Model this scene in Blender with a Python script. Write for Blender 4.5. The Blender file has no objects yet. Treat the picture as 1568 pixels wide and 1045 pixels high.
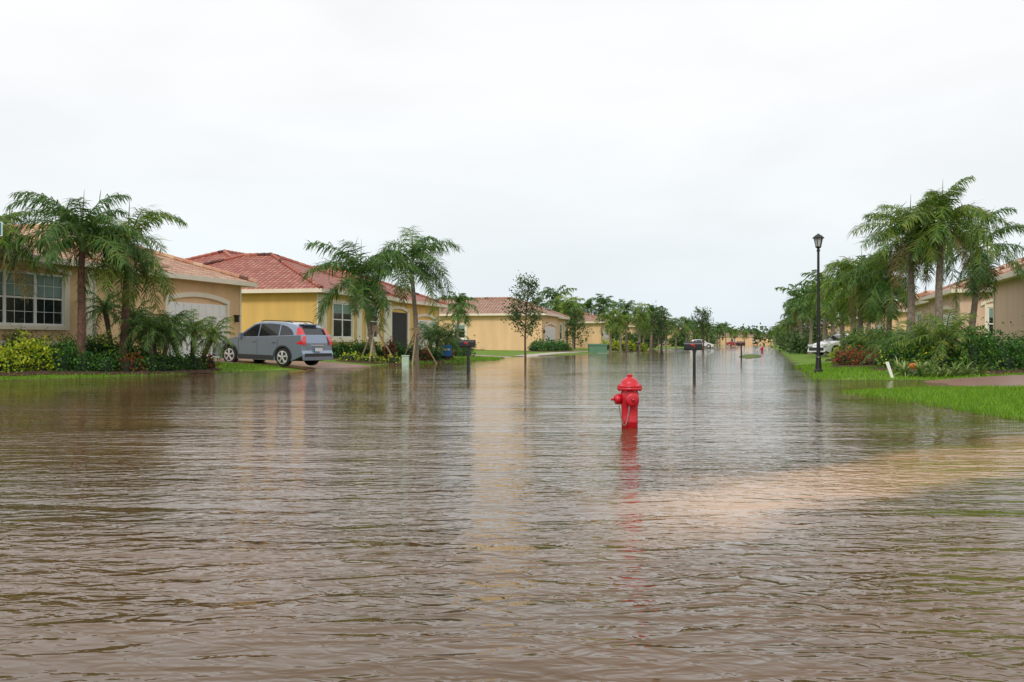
import bpy, math, random
import numpy as np
from mathutils import Vector, Matrix
random.seed(3); np.random.seed(3)
scene=bpy.context.scene
scene.view_settings.view_transform='Standard'
scene.view_settings.look='None'
scene.view_settings.exposure=0
CAMZ=1.05; F=1524.0; SL=0.25
D2=Vector((SL,1.0,0)).normalized(); YAW=math.atan2(D2.y,D2.x)
def PX(px,Y): return (px-784)/F*Y
# ------------------------------------------------------------ materials
def new_mat(name):
    m=bpy.data.materials.new(name); m.use_nodes=True
    nt=m.node_tree; b=nt.nodes['Principled BSDF']
    return m,nt,b
def rgba(c): return (c[0],c[1],c[2],1)
def mat(name,c,rough=0.6,var=0.12,scale=3.0,bump=0.0,bscale=40,metal=0.0,coat=0.0,spec=0.5,streak=False):
    m,nt,b=new_mat(name)
    b.inputs['Roughness'].default_value=rough; b.inputs['Metallic'].default_value=metal
    b.inputs['Coat Weight'].default_value=coat
    b.inputs['Specular IOR Level'].default_value=spec
    tc=nt.nodes.new('ShaderNodeTexCoord')
    if var>0:
        n=nt.nodes.new('ShaderNodeTexNoise'); n.inputs['Scale'].default_value=scale; n.inputs['Detail'].default_value=6
        if streak:
            mp=nt.nodes.new('ShaderNodeMapping'); mp.inputs['Scale'].default_value=(1.6,1.6,0.35)
            nt.links.new(tc.outputs['Object'],mp.inputs[0]); nt.links.new(mp.outputs[0],n.inputs['Vector'])
        else: nt.links.new(tc.outputs['Object'],n.inputs['Vector'])
        r=nt.nodes.new('ShaderNodeValToRGB')
        r.color_ramp.elements[0].position=0.3; r.color_ramp.elements[1].position=0.7
        r.color_ramp.elements[0].color=rgba([v*(1-var) for v in c]); r.color_ramp.elements[1].color=rgba([min(1,v*(1+var)) for v in c])
        nt.links.new(n.outputs['Fac'],r.inputs['Fac']); nt.links.new(r.outputs['Color'],b.inputs['Base Color'])
    else: b.inputs['Base Color'].default_value=rgba(c)
    if bump>0:
        n2=nt.nodes.new('ShaderNodeTexNoise'); n2.inputs['Scale'].default_value=bscale; n2.inputs['Detail'].default_value=4
        nt.links.new(tc.outputs['Object'],n2.inputs['Vector'])
        bp=nt.nodes.new('ShaderNodeBump'); bp.inputs['Strength'].default_value=bump; bp.inputs['Distance'].default_value=0.02
        nt.links.new(n2.outputs['Fac'],bp.inputs['Height']); nt.links.new(bp.outputs['Normal'],b.inputs['Normal'])
    return m
def leaf_mat(name,cols,trans=0.3,rough=0.45):
    m,nt,b=new_mat(name)
    g=nt.nodes.new('ShaderNodeNewGeometry'); r=nt.nodes.new('ShaderNodeValToRGB')
    el=r.color_ramp.elements
    while len(el)<len(cols): el.new(0.5)
    for i,c in enumerate(cols):
        el[i].position=i/(len(cols)-1); el[i].color=rgba(c)
    nt.links.new(g.outputs['Random Per Island'],r.inputs['Fac'])
    nt.links.new(r.outputs['Color'],b.inputs['Base Color']); b.inputs['Roughness'].default_value=rough
    b.inputs['Specular IOR Level'].default_value=0.35
    t=nt.nodes.new('ShaderNodeBsdfTranslucent'); nt.links.new(r.outputs['Color'],t.inputs['Color'])
    mx=nt.nodes.new('ShaderNodeMixShader'); mx.inputs[0].default_value=trans
    nt.links.new(b.outputs[0],mx.inputs[1]); nt.links.new(t.outputs[0],mx.inputs[2])
    nt.links.new(mx.outputs[0],nt.nodes['Material Output'].inputs['Surface'])
    return m
def roof_mat(name,c1,c2,mortar):
    m,nt,b=new_mat(name); b.inputs['Roughness'].default_value=0.55
    uv=nt.nodes.new('ShaderNodeUVMap')
    br=nt.nodes.new('ShaderNodeTexBrick'); br.offset=0.0
    br.inputs['Scale'].default_value=1.0; br.inputs['Brick Width'].default_value=0.3; br.inputs['Row Height'].default_value=0.38
    br.inputs['Mortar Size'].default_value=0.045; br.inputs['Mortar Smooth'].default_value=0.6; br.inputs['Bias'].default_value=0.0
    br.inputs['Color1'].default_value=rgba(c1); br.inputs['Color2'].default_value=rgba(c2); br.inputs['Mortar'].default_value=rgba(mortar)
    nt.links.new(uv.outputs[0],br.inputs['Vector'])
    n=nt.nodes.new('ShaderNodeTexNoise'); n.inputs['Scale'].default_value=1.2; n.inputs['Detail'].default_value=5
    nt.links.new(uv.outputs[0],n.inputs['Vector'])
    mx=nt.nodes.new('ShaderNodeMixRGB'); mx.blend_type='MULTIPLY'; mx.inputs[0].default_value=0.35
    nt.links.new(br.outputs['Color'],mx.inputs[1]); nt.links.new(n.outputs['Fac'],mx.inputs[2])
    nt.links.new(mx.outputs[0],b.inputs['Base Color'])
    w=nt.nodes.new('ShaderNodeTexWave'); w.wave_type='BANDS'; w.bands_direction='X'; w.wave_profile='SIN'; w.inputs['Scale'].default_value=2*math.pi/0.3/20
    nt.links.new(uv.outputs[0],w.inputs['Vector'])
    w2=nt.nodes.new('ShaderNodeTexWave'); w2.wave_type='BANDS'; w2.bands_direction='Y'; w2.wave_profile='SAW'; w2.inputs['Scale'].default_value=2*math.pi/0.38/20
    nt.links.new(uv.outputs[0],w2.inputs['Vector'])
    ad=nt.nodes.new('ShaderNodeMath'); ad.operation='ADD'
    nt.links.new(w.outputs['Fac'],ad.inputs[0]); nt.links.new(w2.outputs['Fac'],ad.inputs[1])
    bp=nt.nodes.new('ShaderNodeBump'); bp.inputs['Strength'].default_value=0.9; bp.inputs['Distance'].default_value=0.05
    nt.links.new(ad.outputs[0],bp.inputs['Height']); nt.links.new(bp.outputs['Normal'],b.inputs['Normal'])
    return m
M={}
M['tan']=mat('stucco_tan',(0.74,0.49,0.27),0.85,0.08,0.9,0.3,60,streak=True)
M['yellow']=mat('stucco_yellow',(0.74,0.48,0.15),0.85,0.08,0.9,0.3,60,streak=True)
M['peach']=mat('stucco_peach',(0.78,0.52,0.29),0.85,0.08,0.9,0.3,60,streak=True)
M['pink']=mat('stucco_rose',(0.68,0.47,0.35),0.85,0.08,0.9,0.3,60,streak=True)
M['trim']=mat('trim_cream',(0.78,0.69,0.55),0.7,0.05,1.0)
M['white']=mat('paint_white',(0.80,0.78,0.74),0.5,0.05,1.0)
M['glass']=mat('window_glass',(0.015,0.02,0.022),0.08,0.0)
M['blind']=mat('window_blind',(0.18,0.27,0.24),0.6,0.1,3)
M['roofA']=roof_mat('roof_tile_salmon',(0.58,0.24,0.13),(0.80,0.54,0.35),(0.17,0.065,0.04))
M['roofB']=roof_mat('roof_tile_red',(0.42,0.105,0.07),(0.56,0.22,0.145),(0.11,0.03,0.022))
M['roofC']=roof_mat('roof_tile_brown',(0.42,0.20,0.14),(0.56,0.36,0.25),(0.13,0.07,0.045))
M['roofD']=roof_mat('roof_tile_mottled',(0.56,0.25,0.16),(0.76,0.54,0.41),(0.17,0.08,0.055))
M['palm']=leaf_mat('palm_leaf',[(0.03,0.08,0.02),(0.06,0.15,0.03),(0.10,0.22,0.035),(0.20,0.29,0.05)],0.36)
M['palmY']=leaf_mat('palm_leaf_light',[(0.05,0.12,0.02),(0.10,0.21,0.025),(0.18,0.30,0.035),(0.34,0.34,0.06)],0.36)
M['dead']=leaf_mat('palm_leaf_dry',[(0.12,0.10,0.03),(0.25,0.18,0.06),(0.30,0.26,0.08)],0.3)
M['hedge']=leaf_mat('hedge_leaf',[(0.018,0.06,0.013),(0.05,0.145,0.02),(0.10,0.25,0.03)],0.25)
M['lime']=leaf_mat('lime_leaf',[(0.14,0.27,0.02),(0.36,0.46,0.03),(0.64,0.62,0.04)],0.3)
M['red']=leaf_mat('red_leaf',[(0.12,0.02,0.015),(0.34,0.03,0.02),(0.10,0.12,0.02),(0.45,0.10,0.02)],0.2)
M['tree']=leaf_mat('tree_leaf',[(0.03,0.07,0.018),(0.065,0.13,0.03),(0.13,0.20,0.04)],0.3)
M['spiky']=leaf_mat('bromeliad_leaf',[(0.07,0.16,0.03),(0.18,0.30,0.06),(0.42,0.46,0.20)],0.25)
M['grassb']=leaf_mat('grass_blade',[(0.08,0.19,0.010),(0.15,0.31,0.012),(0.27,0.43,0.03)],0.35)
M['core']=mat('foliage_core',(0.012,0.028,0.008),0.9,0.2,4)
M['rachis']=mat('palm_rachis',(0.10,0.15,0.04),0.6,0.1)
M['shaft']=mat('palm_crownshaft',(0.16,0.24,0.07),0.5,0.1)
M['trunk']=mat('palm_trunk',(0.12,0.062,0.042),0.85,0.5,9,0.6,30)
M['trunkg']=mat('palm_trunk_grey',(0.22,0.18,0.135),0.85,0.4,9,0.6,30)
M['bark']=mat('bark',(0.10,0.075,0.055),0.9,0.3,9,0.6,30)
M['stake']=mat('wood_stake',(0.36,0.26,0.16),0.8,0.2,5)
M['mulch']=mat('mulch',(0.07,0.035,0.02),0.9,0.5,14,0.9,20)
M['black']=mat('black_paint',(0.012,0.012,0.013),0.4,0.0)
M['hred']=mat('hydrant_red_paint',(0.56,0.006,0.018),0.38,0.2,14,0.15,50,coat=0.25)
M['chain']=mat('chain_metal',(0.35,0.30,0.25),0.4,0.2,30,metal=0.8)
M['lampg']=mat('lantern_glass',(0.45,0.48,0.48),0.3,0.0)
M['carblue']=mat('car_paint_blue_grey',(0.25,0.32,0.43),0.2,0.0,metal=0.5,coat=1.0)
M['carwhite']=mat('car_paint_white',(0.78,0.78,0.78),0.3,0.0,coat=0.7)
M['cardark']=mat('car_paint_dark',(0.05,0.07,0.11),0.3,0.0,coat=0.7)
M['carred']=mat('car_paint_red',(0.4,0.03,0.03),0.3,0.0,coat=0.7)
M['clad']=mat('car_cladding',(0.035,0.037,0.04),0.6,0.0)
M['cglass']=mat('car_glass',(0.010,0.013,0.016),0.04,0.0,spec=0.8)
M['tyre']=mat('tyre_rubber',(0.014,0.014,0.014),0.8,0.1)
M['alloy']=mat('alloy_wheel',(0.70,0.70,0.70),0.3,0.0,metal=0.5)
M['tail']=mat('tail_lamp_red',(0.65,0.01,0.015),0.15,0.0,coat=1)
M['lens']=mat('lamp_clear',(0.75,0.75,0.75),0.1,0.0,coat=1)
M['plate']=mat('licence_plate',(0.7,0.72,0.7),0.4,0.1,30)
M['boxg']=mat('utility_green',(0.10,0.22,0.13),0.6,0.1)
M['pale']=mat('utility_pale_green',(0.42,0.55,0.42),0.6,0.1)
M['blue']=mat('sign_blue',(0.02,0.15,0.48),0.5,0.05)
M['teal']=mat('sign_green',(0.01,0.22,0.20),0.4,0.05)
M['orange']=mat('ornament_orange',(0.7,0.14,0.01),0.5,0.1)
M['rock']=mat('rock_pale',(0.4,0.37,0.32),0.8,0.2,8,0.5,10)
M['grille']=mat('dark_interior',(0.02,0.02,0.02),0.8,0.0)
M['concrete']=mat('footpath_concrete',(0.42,0.36,0.30),0.5,0.15,2)
def paver():
    m,nt,b=new_mat('driveway_pavers'); b.inputs['Roughness'].default_value=0.35
    g=nt.nodes.new('ShaderNodeTexCoord'); br=nt.nodes.new('ShaderNodeTexBrick'); br.inputs['Scale'].default_value=4
    br.inputs['Color1'].default_value=(0.26,0.115,0.09,1); br.inputs['Color2'].default_value=(0.34,0.19,0.15,1); br.inputs['Mortar'].default_value=(0.13,0.09,0.07,1)
    nt.links.new(g.outputs['Object'],br.inputs['Vector']); nt.links.new(br.outputs['Color'],b.inputs['Base Color'])
    return m
M['paver']=paver()
def ground_mat():
    m,nt,b=new_mat('lawn_ground'); b.inputs['Roughness'].default_value=0.8; b.inputs['Specular IOR Level'].default_value=0.2
    g=nt.nodes.new('ShaderNodeNewGeometry')
    n=nt.nodes.new('ShaderNodeTexNoise'); n.inputs['Scale'].default_value=0.9; n.inputs['Detail'].default_value=9; n.inputs['Roughness'].default_value=0.75
    nt.links.new(g.outputs['Position'],n.inputs['Vector'])
    r=nt.nodes.new('ShaderNodeValToRGB'); e=r.color_ramp.elements
    e[0].position=0.3; e[0].color=(0.065,0.125,0.012,1); e[1].position=0.72; e[1].color=(0.19,0.32,0.025,1)
    nt.links.new(n.outputs['Fac'],r.inputs['Fac'])
    s=nt.nodes.new('ShaderNodeSeparateXYZ'); nt.links.new(g.outputs['Position'],s.inputs[0])
    mr=nt.nodes.new('ShaderNodeMapRange'); mr.inputs[1].default_value=0.0; mr.inputs[2].default_value=0.03
    nt.links.new(s.outputs['Z'],mr.inputs[0])
    mx=nt.nodes.new('ShaderNodeMixRGB'); mx.inputs[1].default_value=(0.08,0.075,0.025,1)
    nt.links.new(mr.outputs[0],mx.inputs[0]); nt.links.new(r.outputs[0],mx.inputs[2]); nt.links.new(mx.outputs[0],b.inputs['Base Color'])
    bp=nt.nodes.new('ShaderNodeBump'); bp.inputs['Strength'].default_value=0.6; bp.inputs['Distance'].default_value=0.05
    n2=nt.nodes.new('ShaderNodeTexNoise'); n2.inputs['Scale'].default_value=14; n2.inputs['Detail'].default_value=4
    nt.links.new(g.outputs['Position'],n2.inputs['Vector']); nt.links.new(n2.outputs['Fac'],bp.inputs['Height']); nt.links.new(bp.outputs[0],b.inputs['Normal'])
    return m
M['ground']=ground_mat()
def water_mat():
    m,nt,b=new_mat('flood_water'); L=nt.links
    b.inputs['Roughness'].default_value=0.03; b.inputs['IOR'].default_value=1.333
    g=nt.nodes.new('ShaderNodeNewGeometry'); P=g.outputs['Position']
    def noise(sx,sy,rot,detail,rough=0.5,dist=0.0):
        mp=nt.nodes.new('ShaderNodeMapping'); mp.inputs['Scale'].default_value=(sx,sy,1)
        v=nt.nodes.new('ShaderNodeVectorRotate'); v.rotation_type='Z_AXIS'; v.inputs['Angle'].default_value=math.radians(rot)
        L.new(P,v.inputs['Vector']); L.new(v.outputs[0],mp.inputs['Vector'])
        n=nt.nodes.new('ShaderNodeTexNoise'); n.inputs['Scale'].default_value=1; n.inputs['Detail'].default_value=detail
        n.inputs['Roughness'].default_value=rough; n.inputs['Distortion'].default_value=dist
        L.new(mp.outputs[0],n.inputs['Vector']); return n.outputs['Fac']
    def mul(a,k):
        x=nt.nodes.new('ShaderNodeMath'); x.operation='MULTIPLY'; L.new(a,x.inputs[0])
        if isinstance(k,(int,float)): x.inputs[1].default_value=k
        else: L.new(k,x.inputs[1])
        return x.outputs[0]
    def add(a,c):
        x=nt.nodes.new('ShaderNodeMath'); x.operation='ADD'; L.new(a,x.inputs[0]); L.new(c,x.inputs[1]); return x.outputs[0]
    def mrange(a,i0,i1,o0,o1):
        x=nt.nodes.new('ShaderNodeMapRange'); x.inputs[1].default_value=i0; x.inputs[2].default_value=i1; x.inputs[3].default_value=o0; x.inputs[4].default_value=o1
        L.new(a,x.inputs[0]); return x.outputs[0]
    h1=mul(noise(0.32,1.9,4,1,0.5,0.5),0.030)
    h2=mul(noise(2.0,5.6,-7,2,0.5,0.8),0.025)
    h3=mul(noise(6.5,11,14,2,0.5,0.7),0.0140)
    m_a=mrange(noise(0.16,0.35,0,2),0.36,0.64,0.4,1.3)
    s=nt.nodes.new('ShaderNodeSeparateXYZ'); L.new(P,s.inputs[0])
    # the breeze ruffles the open junction more than the sheltered street
    m_b=add(mrange(s.outputs['Y'],3.5,14.0,0.55,0.0),mrange(s.outputs['Y'],10.0,34.0,0.62,0.34))
    hh=mul(add(h1,mul(add(h2,h3),m_a)),m_b)
    vo=nt.nodes.new('ShaderNodeTexVoronoi'); vo.feature='F1'; vo.inputs['Scale'].default_value=3.0
    L.new(P,vo.inputs['Vector'])
    hh=add(hh,mrange(vo.outputs['Distance'],0.0,0.05,0.011,0.0))
    bp=nt.nodes.new('ShaderNodeBump'); bp.inputs['Strength'].default_value=1.0; bp.inputs['Distance'].default_value=1.0
    L.new(hh,bp.inputs['Height']); L.new(bp.outputs[0],b.inputs['Normal'])
    r=nt.nodes.new('ShaderNodeValToRGB'); e=r.color_ramp.elements
    e[0].position=0.32; e[0].color=(0.085,0.054,0.025,1); e[1].position=0.68; e[1].color=(0.160,0.082,0.034,1)
    L.new(noise(0.18,0.3,20,4,0.6),r.inputs['Fac'])
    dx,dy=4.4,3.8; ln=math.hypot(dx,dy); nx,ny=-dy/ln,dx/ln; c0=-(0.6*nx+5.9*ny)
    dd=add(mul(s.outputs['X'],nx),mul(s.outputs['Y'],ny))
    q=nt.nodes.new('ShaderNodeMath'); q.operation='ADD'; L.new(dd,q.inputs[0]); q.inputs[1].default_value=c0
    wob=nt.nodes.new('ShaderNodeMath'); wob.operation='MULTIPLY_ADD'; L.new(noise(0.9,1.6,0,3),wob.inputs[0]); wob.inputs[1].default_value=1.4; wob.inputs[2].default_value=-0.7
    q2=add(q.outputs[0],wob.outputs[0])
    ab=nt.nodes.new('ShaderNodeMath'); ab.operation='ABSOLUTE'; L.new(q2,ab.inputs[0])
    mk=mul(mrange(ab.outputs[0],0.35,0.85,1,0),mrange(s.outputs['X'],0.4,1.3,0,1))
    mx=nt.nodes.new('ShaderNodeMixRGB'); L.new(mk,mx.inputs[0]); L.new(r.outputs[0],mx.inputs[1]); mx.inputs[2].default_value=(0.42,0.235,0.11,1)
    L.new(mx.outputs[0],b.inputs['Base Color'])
    return m
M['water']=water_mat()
# ------------------------------------------------------------ mesh builder
class MB:
    def __init__(s): s.v=[];s.f=[];s.m=[];s.n=0;s.uv=[];s.hasuv=False;s.mats=[]
    def mi(s,k):
        if k not in s.mats: s.mats.append(k)
        return s.mats.index(k)
    def add(s,verts,faces,k,uvs=None):
        verts=np.asarray(verts,float).reshape(-1,3); i=s.mi(k)
        s.v.append(verts)
        if isinstance(faces,np.ndarray): fl=(faces+s.n).tolist()
        else: fl=[[a+s.n for a in f] for f in faces]
        s.f+=fl; s.m+=[i]*len(fl)
        if uvs is not None: s.hasuv=True; s.uv+=list(uvs)
        else: s.uv+=[None]*len(fl)
        s.n+=len(verts)
    def box(s,x0,x1,y0,y1,z0,z1,k):
        s.add([(x0,y0,z0),(x1,y0,z0),(x1,y1,z0),(x0,y1,z0),(x0,y0,z1),(x1,y0,z1),(x1,y1,z1),(x0,y1,z1)],
              [(0,3,2,1),(4,5,6,7),(0,1,5,4),(1,2,6,5),(2,3,7,6),(3,0,4,7)],k)
    def tube(s,pts,rads,k,n=8,cap=True):
        pts=[Vector(p) for p in pts]; vs=[]
        for i,p in enumerate(pts):
            t=(pts[min(i+1,len(pts)-1)]-pts[max(i-1,0)]).normalized()
            a=t.cross(Vector((0,1,0.01)))
            if a.length<0.1: a=t.cross(Vector((1,0,0)))
            a.normalize(); b=t.cross(a)
            for j in range(n):
                w=2*math.pi*j/n; vs.append(p+(a*math.cos(w)+b*math.sin(w))*rads[i])
        fs=[]
        for i in range(len(pts)-1):
            for j in range(n):
                fs.append((i*n+j,i*n+(j+1)%n,(i+1)*n+(j+1)%n,(i+1)*n+j))
        if cap: fs.append(tuple(range(n))[::-1]); fs.append(tuple(range((len(pts)-1)*n,len(pts)*n)))
        s.add([tuple(v) for v in vs],fs,k)
    def lathe(s,prof,c,k,n=24,axis='z'):
        vs=[];m=len(prof)
        for r,z in prof:
            for j in range(n):
                w=2*math.pi*j/n; a,b=r*math.cos(w),r*math.sin(w)
                p={'z':(a,b,z),'x':(z,a,b),'y':(a,z,b)}[axis]
                vs.append((c[0]+p[0],c[1]+p[1],c[2]+p[2]))
        fs=[(i*n+j,i*n+(j+1)%n,(i+1)*n+(j+1)%n,(i+1)*n+j) for i in range(m-1) for j in range(n)]
        fs.append(tuple(range(n))[::-1]); fs.append(tuple(range((m-1)*n,m*n)))
        s.add(vs,fs,k)
    def build(s,name,parent=None,smooth=False,loc=None,rot=None,bevel=0):
        me=bpy.data.meshes.new(name); V=np.concatenate(s.v)
        me.from_pydata(V.tolist(),[],s.f)
        for k in s.mats: me.materials.append(M[k])
        me.polygons.foreach_set('material_index',s.m)
        if s.hasuv:
            l=me.uv_layers.new(name='UVMap')
            for p,u in zip(me.polygons,s.uv):
                for j,li in enumerate(p.loop_indices):
                    l.data[li].uv=u[j] if u is not None else (0,0)
        if smooth: me.polygons.foreach_set('use_smooth',[True]*len(me.polygons))
        me.update()
        o=bpy.data.objects.new(name,me); scene.collection.objects.link(o)
        if parent: o.parent=parent
        if loc is not None: o.location=loc
        if rot is not None: o.rotation_euler=rot
        if bevel>0:
            b=o.modifiers.new('bevel','BEVEL'); b.width=bevel; b.segments=3; b.limit_method='ANGLE'; b.angle_limit=math.radians(25)
        return o
def empty(name,loc,rot=(0,0,0)):
    o=bpy.data.objects.new(name,None); scene.collection.objects.link(o); o.location=loc; o.rotation_euler=rot; o.empty_display_size=0.3
    return o
# ------------------------------------------------------------ terrain
LY=[0,20,27.6,29.5,35,38,42,45,50,55,60,66,72,80,90,100,200,3000]
LE=[-22,-22,-21,-19.6,-19.0,-17.8,-17.8,-17.4,-17.4,-16.6,-15.8,-17.2,-18.6,-17.5,-15.6,-16.2,-15,-15]
def nz(X,Y):
    return (np.sin(X*1.7+Y*0.6)+np.sin(Y*1.3-X*0.9+1.3)+0.6*np.sin(X*3.9+1+Y*2.1)+0.6*np.sin(Y*4.3-X*2.7))/3.2
def Hs(X,Y):
    X=np.asarray(X,float);Y=np.asarray(Y,float)
    u=X-SL*Y
    sl=np.interp(Y,LY,LE)-u
    r1=np.minimum((Y-27.6)*0.8,u-1.6-0.006*np.clip(Y-60,0,200))
    r2=np.minimum(np.minimum(21.2-Y,X-6.95),Y-9)
    r3=np.minimum(np.minimum(X-10.6-0.1*(Y-20),Y-15),28.5-Y)
    isl=0.34*(1-(((Y-78)/13)**2+((u+0.8)/0.95)**2))
    s=np.maximum(np.maximum(np.maximum(sl,r1),np.maximum(r2,r3))+0.28*nz(X,Y),isl+0.06*nz(X,Y))
    amp=np.interp(Y,[0,45,70,3000],[0.6,0.55,0.36,0.36])
    return np.where(s>0,amp*(1-np.exp(-np.clip(s,0,99)/6.0)),np.maximum(s*0.25,-0.4))
def hz(x,y): return float(Hs(x,y))
def axis(a,b,st,far,gl=1.35,gh=1.35):
    c=list(np.arange(a,b,st)); s=st
    lo=[];x=a
    while x>-far: s*=gl; x-=s; lo.append(x)
    s=st;hi=[];x=c[-1]
    while x<far: s*=gh; x+=s; hi.append(x)
    return np.array(lo[::-1]+c+hi)
ax=axis(-30,20,0.33,3000); ay=axis(8,100,0.36,3500,1.35,1.10)
GU,GY=np.meshgrid(ax,ay); GX=GU+SL*GY; GZ=Hs(GX,GY)
nxx,nyy=len(ax),len(ay)
idx=np.arange(nxx*nyy).reshape(nyy,nxx)
fc=np.stack([idx[:-1,:-1],idx[:-1,1:],idx[1:,1:],idx[1:,:-1]],-1).reshape(-1,4)
mb=MB(); mb.add(np.stack([GX,GY,GZ],-1).reshape(-1,3),fc,'ground'); mb.build('ground',smooth=True)
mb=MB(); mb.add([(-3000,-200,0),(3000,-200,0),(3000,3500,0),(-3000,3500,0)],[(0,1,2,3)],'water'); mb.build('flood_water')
def drive(pts,n=18,name='driveway',k='paver'):
    a,b,c,d=[np.array(p,float) for p in pts]
    S,T=np.meshgrid(np.linspace(0,1,n),np.linspace(0,1,n))
    Pp=(1-S)[...,None]*(1-T)[...,None]*a+S[...,None]*(1-T)[...,None]*b+S[...,None]*T[...,None]*c+(1-S)[...,None]*T[...,None]*d
    Z=Hs(Pp[...,0],Pp[...,1])+0.025
    i=np.arange(n*n).reshape(n,n); f=np.stack([i[:-1,:-1],i[:-1,1:],i[1:,1:],i[1:,:-1]],-1).reshape(-1,4)
    m=MB(); m.add(np.concatenate([Pp,Z[...,None]],-1).reshape(-1,3),f,k); m.build(name,smooth=True)
def ldrive(Y,w,ue,uh):
    p=[]
    for (u,dY) in ((ue,0),(uh,0),(uh,w),(ue,w)):
        yy=Y+dY-(u-uh)*0.2425; p.append((u+SL*yy,yy))
    drive(p,26)
ldrive(40.2,5.6,-16.6,-23.6); ldrive(69.5,5.0,-14,-23.4); ldrive(101.5,5.5,-14,-22.1); ldrive(138.5,5.5,-14,-22.1)
drive([(9.8,21.9),(22,20),(22,26),(10.6,27.0)])
def sw(Ya,Yb,u,w=1.3): drive([(u+SL*Ya,Ya),(u-w+SL*Ya,Ya),(u-w+SL*Yb,Yb),(u+SL*Yb,Yb)],40,'footpath','concrete')
sw(76,99,-17.6); sw(108,137,-17.4)
def grass(name,x0,x1,y0,y1,n,h,w,hmin=0.015,cond=None):
    X=np.random.uniform(x0,x1,n);Y=np.random.uniform(y0,y1,n);Z=Hs(X,Y)
    k=Z>hmin
    k&=~((X>9.5)&(Y>21.6)&(Y<27.0))
    if cond is not None: k&=cond(X,Y)
    X,Y,Z=X[k],Y[k],Z[k]; n=len(X)
    a=np.random.uniform(0,2*np.pi,n); hh=h*np.random.uniform(0.5,1.3,n); lx=np.random.normal(0,0.4,n)*hh; ly=np.random.normal(0,0.4,n)*hh
    dx=np.cos(a)*w/2;dy=np.sin(a)*w/2
    b0=np.stack([X-dx,Y-dy,Z-0.01],-1);b1=np.stack([X+dx,Y+dy,Z-0.01],-1);t=np.stack([X+lx,Y+ly,Z+hh],-1)
    V=np.stack([b0,b1,t],1).reshape(-1,3); f=np.arange(3*n).reshape(-1,3)
    m=MB(); m.add(V,f,'grassb'); m.build(name)
grass('grass',6.8,15,13,22,60000,0.07,0.014,-0.01)
grass('grass',8.5,20,27,45,30000,0.08,0.03,0.0)
grass('grass',-22,-9,26,39.5,30000,0.08,0.03,0.0,cond=lambda X,Y: X-SL*Y>-22.5)
grass('grass',-8,3,47,68,18000,0.10,0.05,0.0,cond=lambda X,Y:(X-SL*Y>-22))
# ------------------------------------------------------------ houses
def hip(mb,x0,x1,y0,y1,z,pitch,k,ov=0.5,fascia='trim'):
    x0-=ov;x1+=ov;y0-=ov;y1+=ov
    dx,dy=x1-x0,y1-y0; h=min(dx,dy)/2; R=h*pitch
    if dx>=dy: r1=(x0+h,(y0+y1)/2,z+R); r2=(x1-h,(y0+y1)/2,z+R)
    else: r1=((x0+x1)/2,y0+h,z+R); r2=((x0+x1)/2,y1-h,z+R)
    A,B,C,Dd=(x0,y0,z),(x1,y0,z),(x1,y1,z),(x0,y1,z)
    if dx>=dy: F1=[[A,B,r2,r1],[C,Dd,r1,r2],[B,C,r2],[Dd,A,r1]]
    else: F1=[[A,B,r1],[C,Dd,r2],[B,C,r2,r1],[Dd,A,r1,r2]]
    for f in F1:
        e=(Vector(f[1])-Vector(f[0])).normalized(); nrm=(Vector(f[1])-Vector(f[0])).cross(Vector(f[2])-Vector(f[0])).normalized(); s=nrm.cross(e)
        uv=[((Vector(p)-Vector(f[0])).dot(e),(Vector(p)-Vector(f[0])).dot(s)) for p in f]
        mb.add(f,[tuple(range(len(f)))],k,[uv])
    for a,b in ((A,r1),(r1,r2),(Dd,r1 if dx>=dy else r2),(B,r2 if dx>=dy else r1),(C,r2)):
        a,b=Vector(a),Vector(b); L_=(b-a).length
        if L_<0.1: continue
        n=max(2,int(L_/0.42))
        for i in range(n):
            p=a.lerp(b,i/n)+Vector((0,0,0.04)); q=a.lerp(b,(i+1.08)/n)+Vector((0,0,0.04)); s0=len(mb.uv)
            mb.tube([p,q],[0.13,0.10],k,6)
            rr=random.uniform(0,9)
            for z_ in range(s0,len(mb.uv)): mb.uv[z_]=[(rr*.3+.15,rr*.38+.19)]*8
    t=0.04
    mb.box(x0,x1,y0-t,y0,z-0.2,z+0.01,fascia); mb.box(x0,x1,y1,y1+t,z-0.2,z+0.01,fascia)
    mb.box(x0-t,x0,y0-t,y1+t,z-0.2,z+0.01,fascia); mb.box(x1,x1+t,y0-t,y1+t,z-0.2,z+0.01,fascia)
    mb.add([(x0,y0,z-0.17),(x1,y0,z-0.17),(x1,y1,z-0.17),(x0,y1,z-0.17)],[(0,1,2,3)],fascia)
def fbox(mb,O,Rv,N,r0,r1,u0,u1,n0,n1,k):
    O=Vector(O);Rv=Vector(Rv);N=Vector(N);U=Vector((0,0,1)); vs=[]
    for u in (u0,u1):
        for r,n in ((r0,n0),(r1,n0),(r1,n1),(r0,n1)):
            vs.append(tuple(O+Rv*r+N*n+U*u))
    mb.add(vs,[(0,3,2,1),(4,5,6,7),(0,1,5,4),(1,2,6,5),(2,3,7,6),(3,0,4,7)],k)
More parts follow.
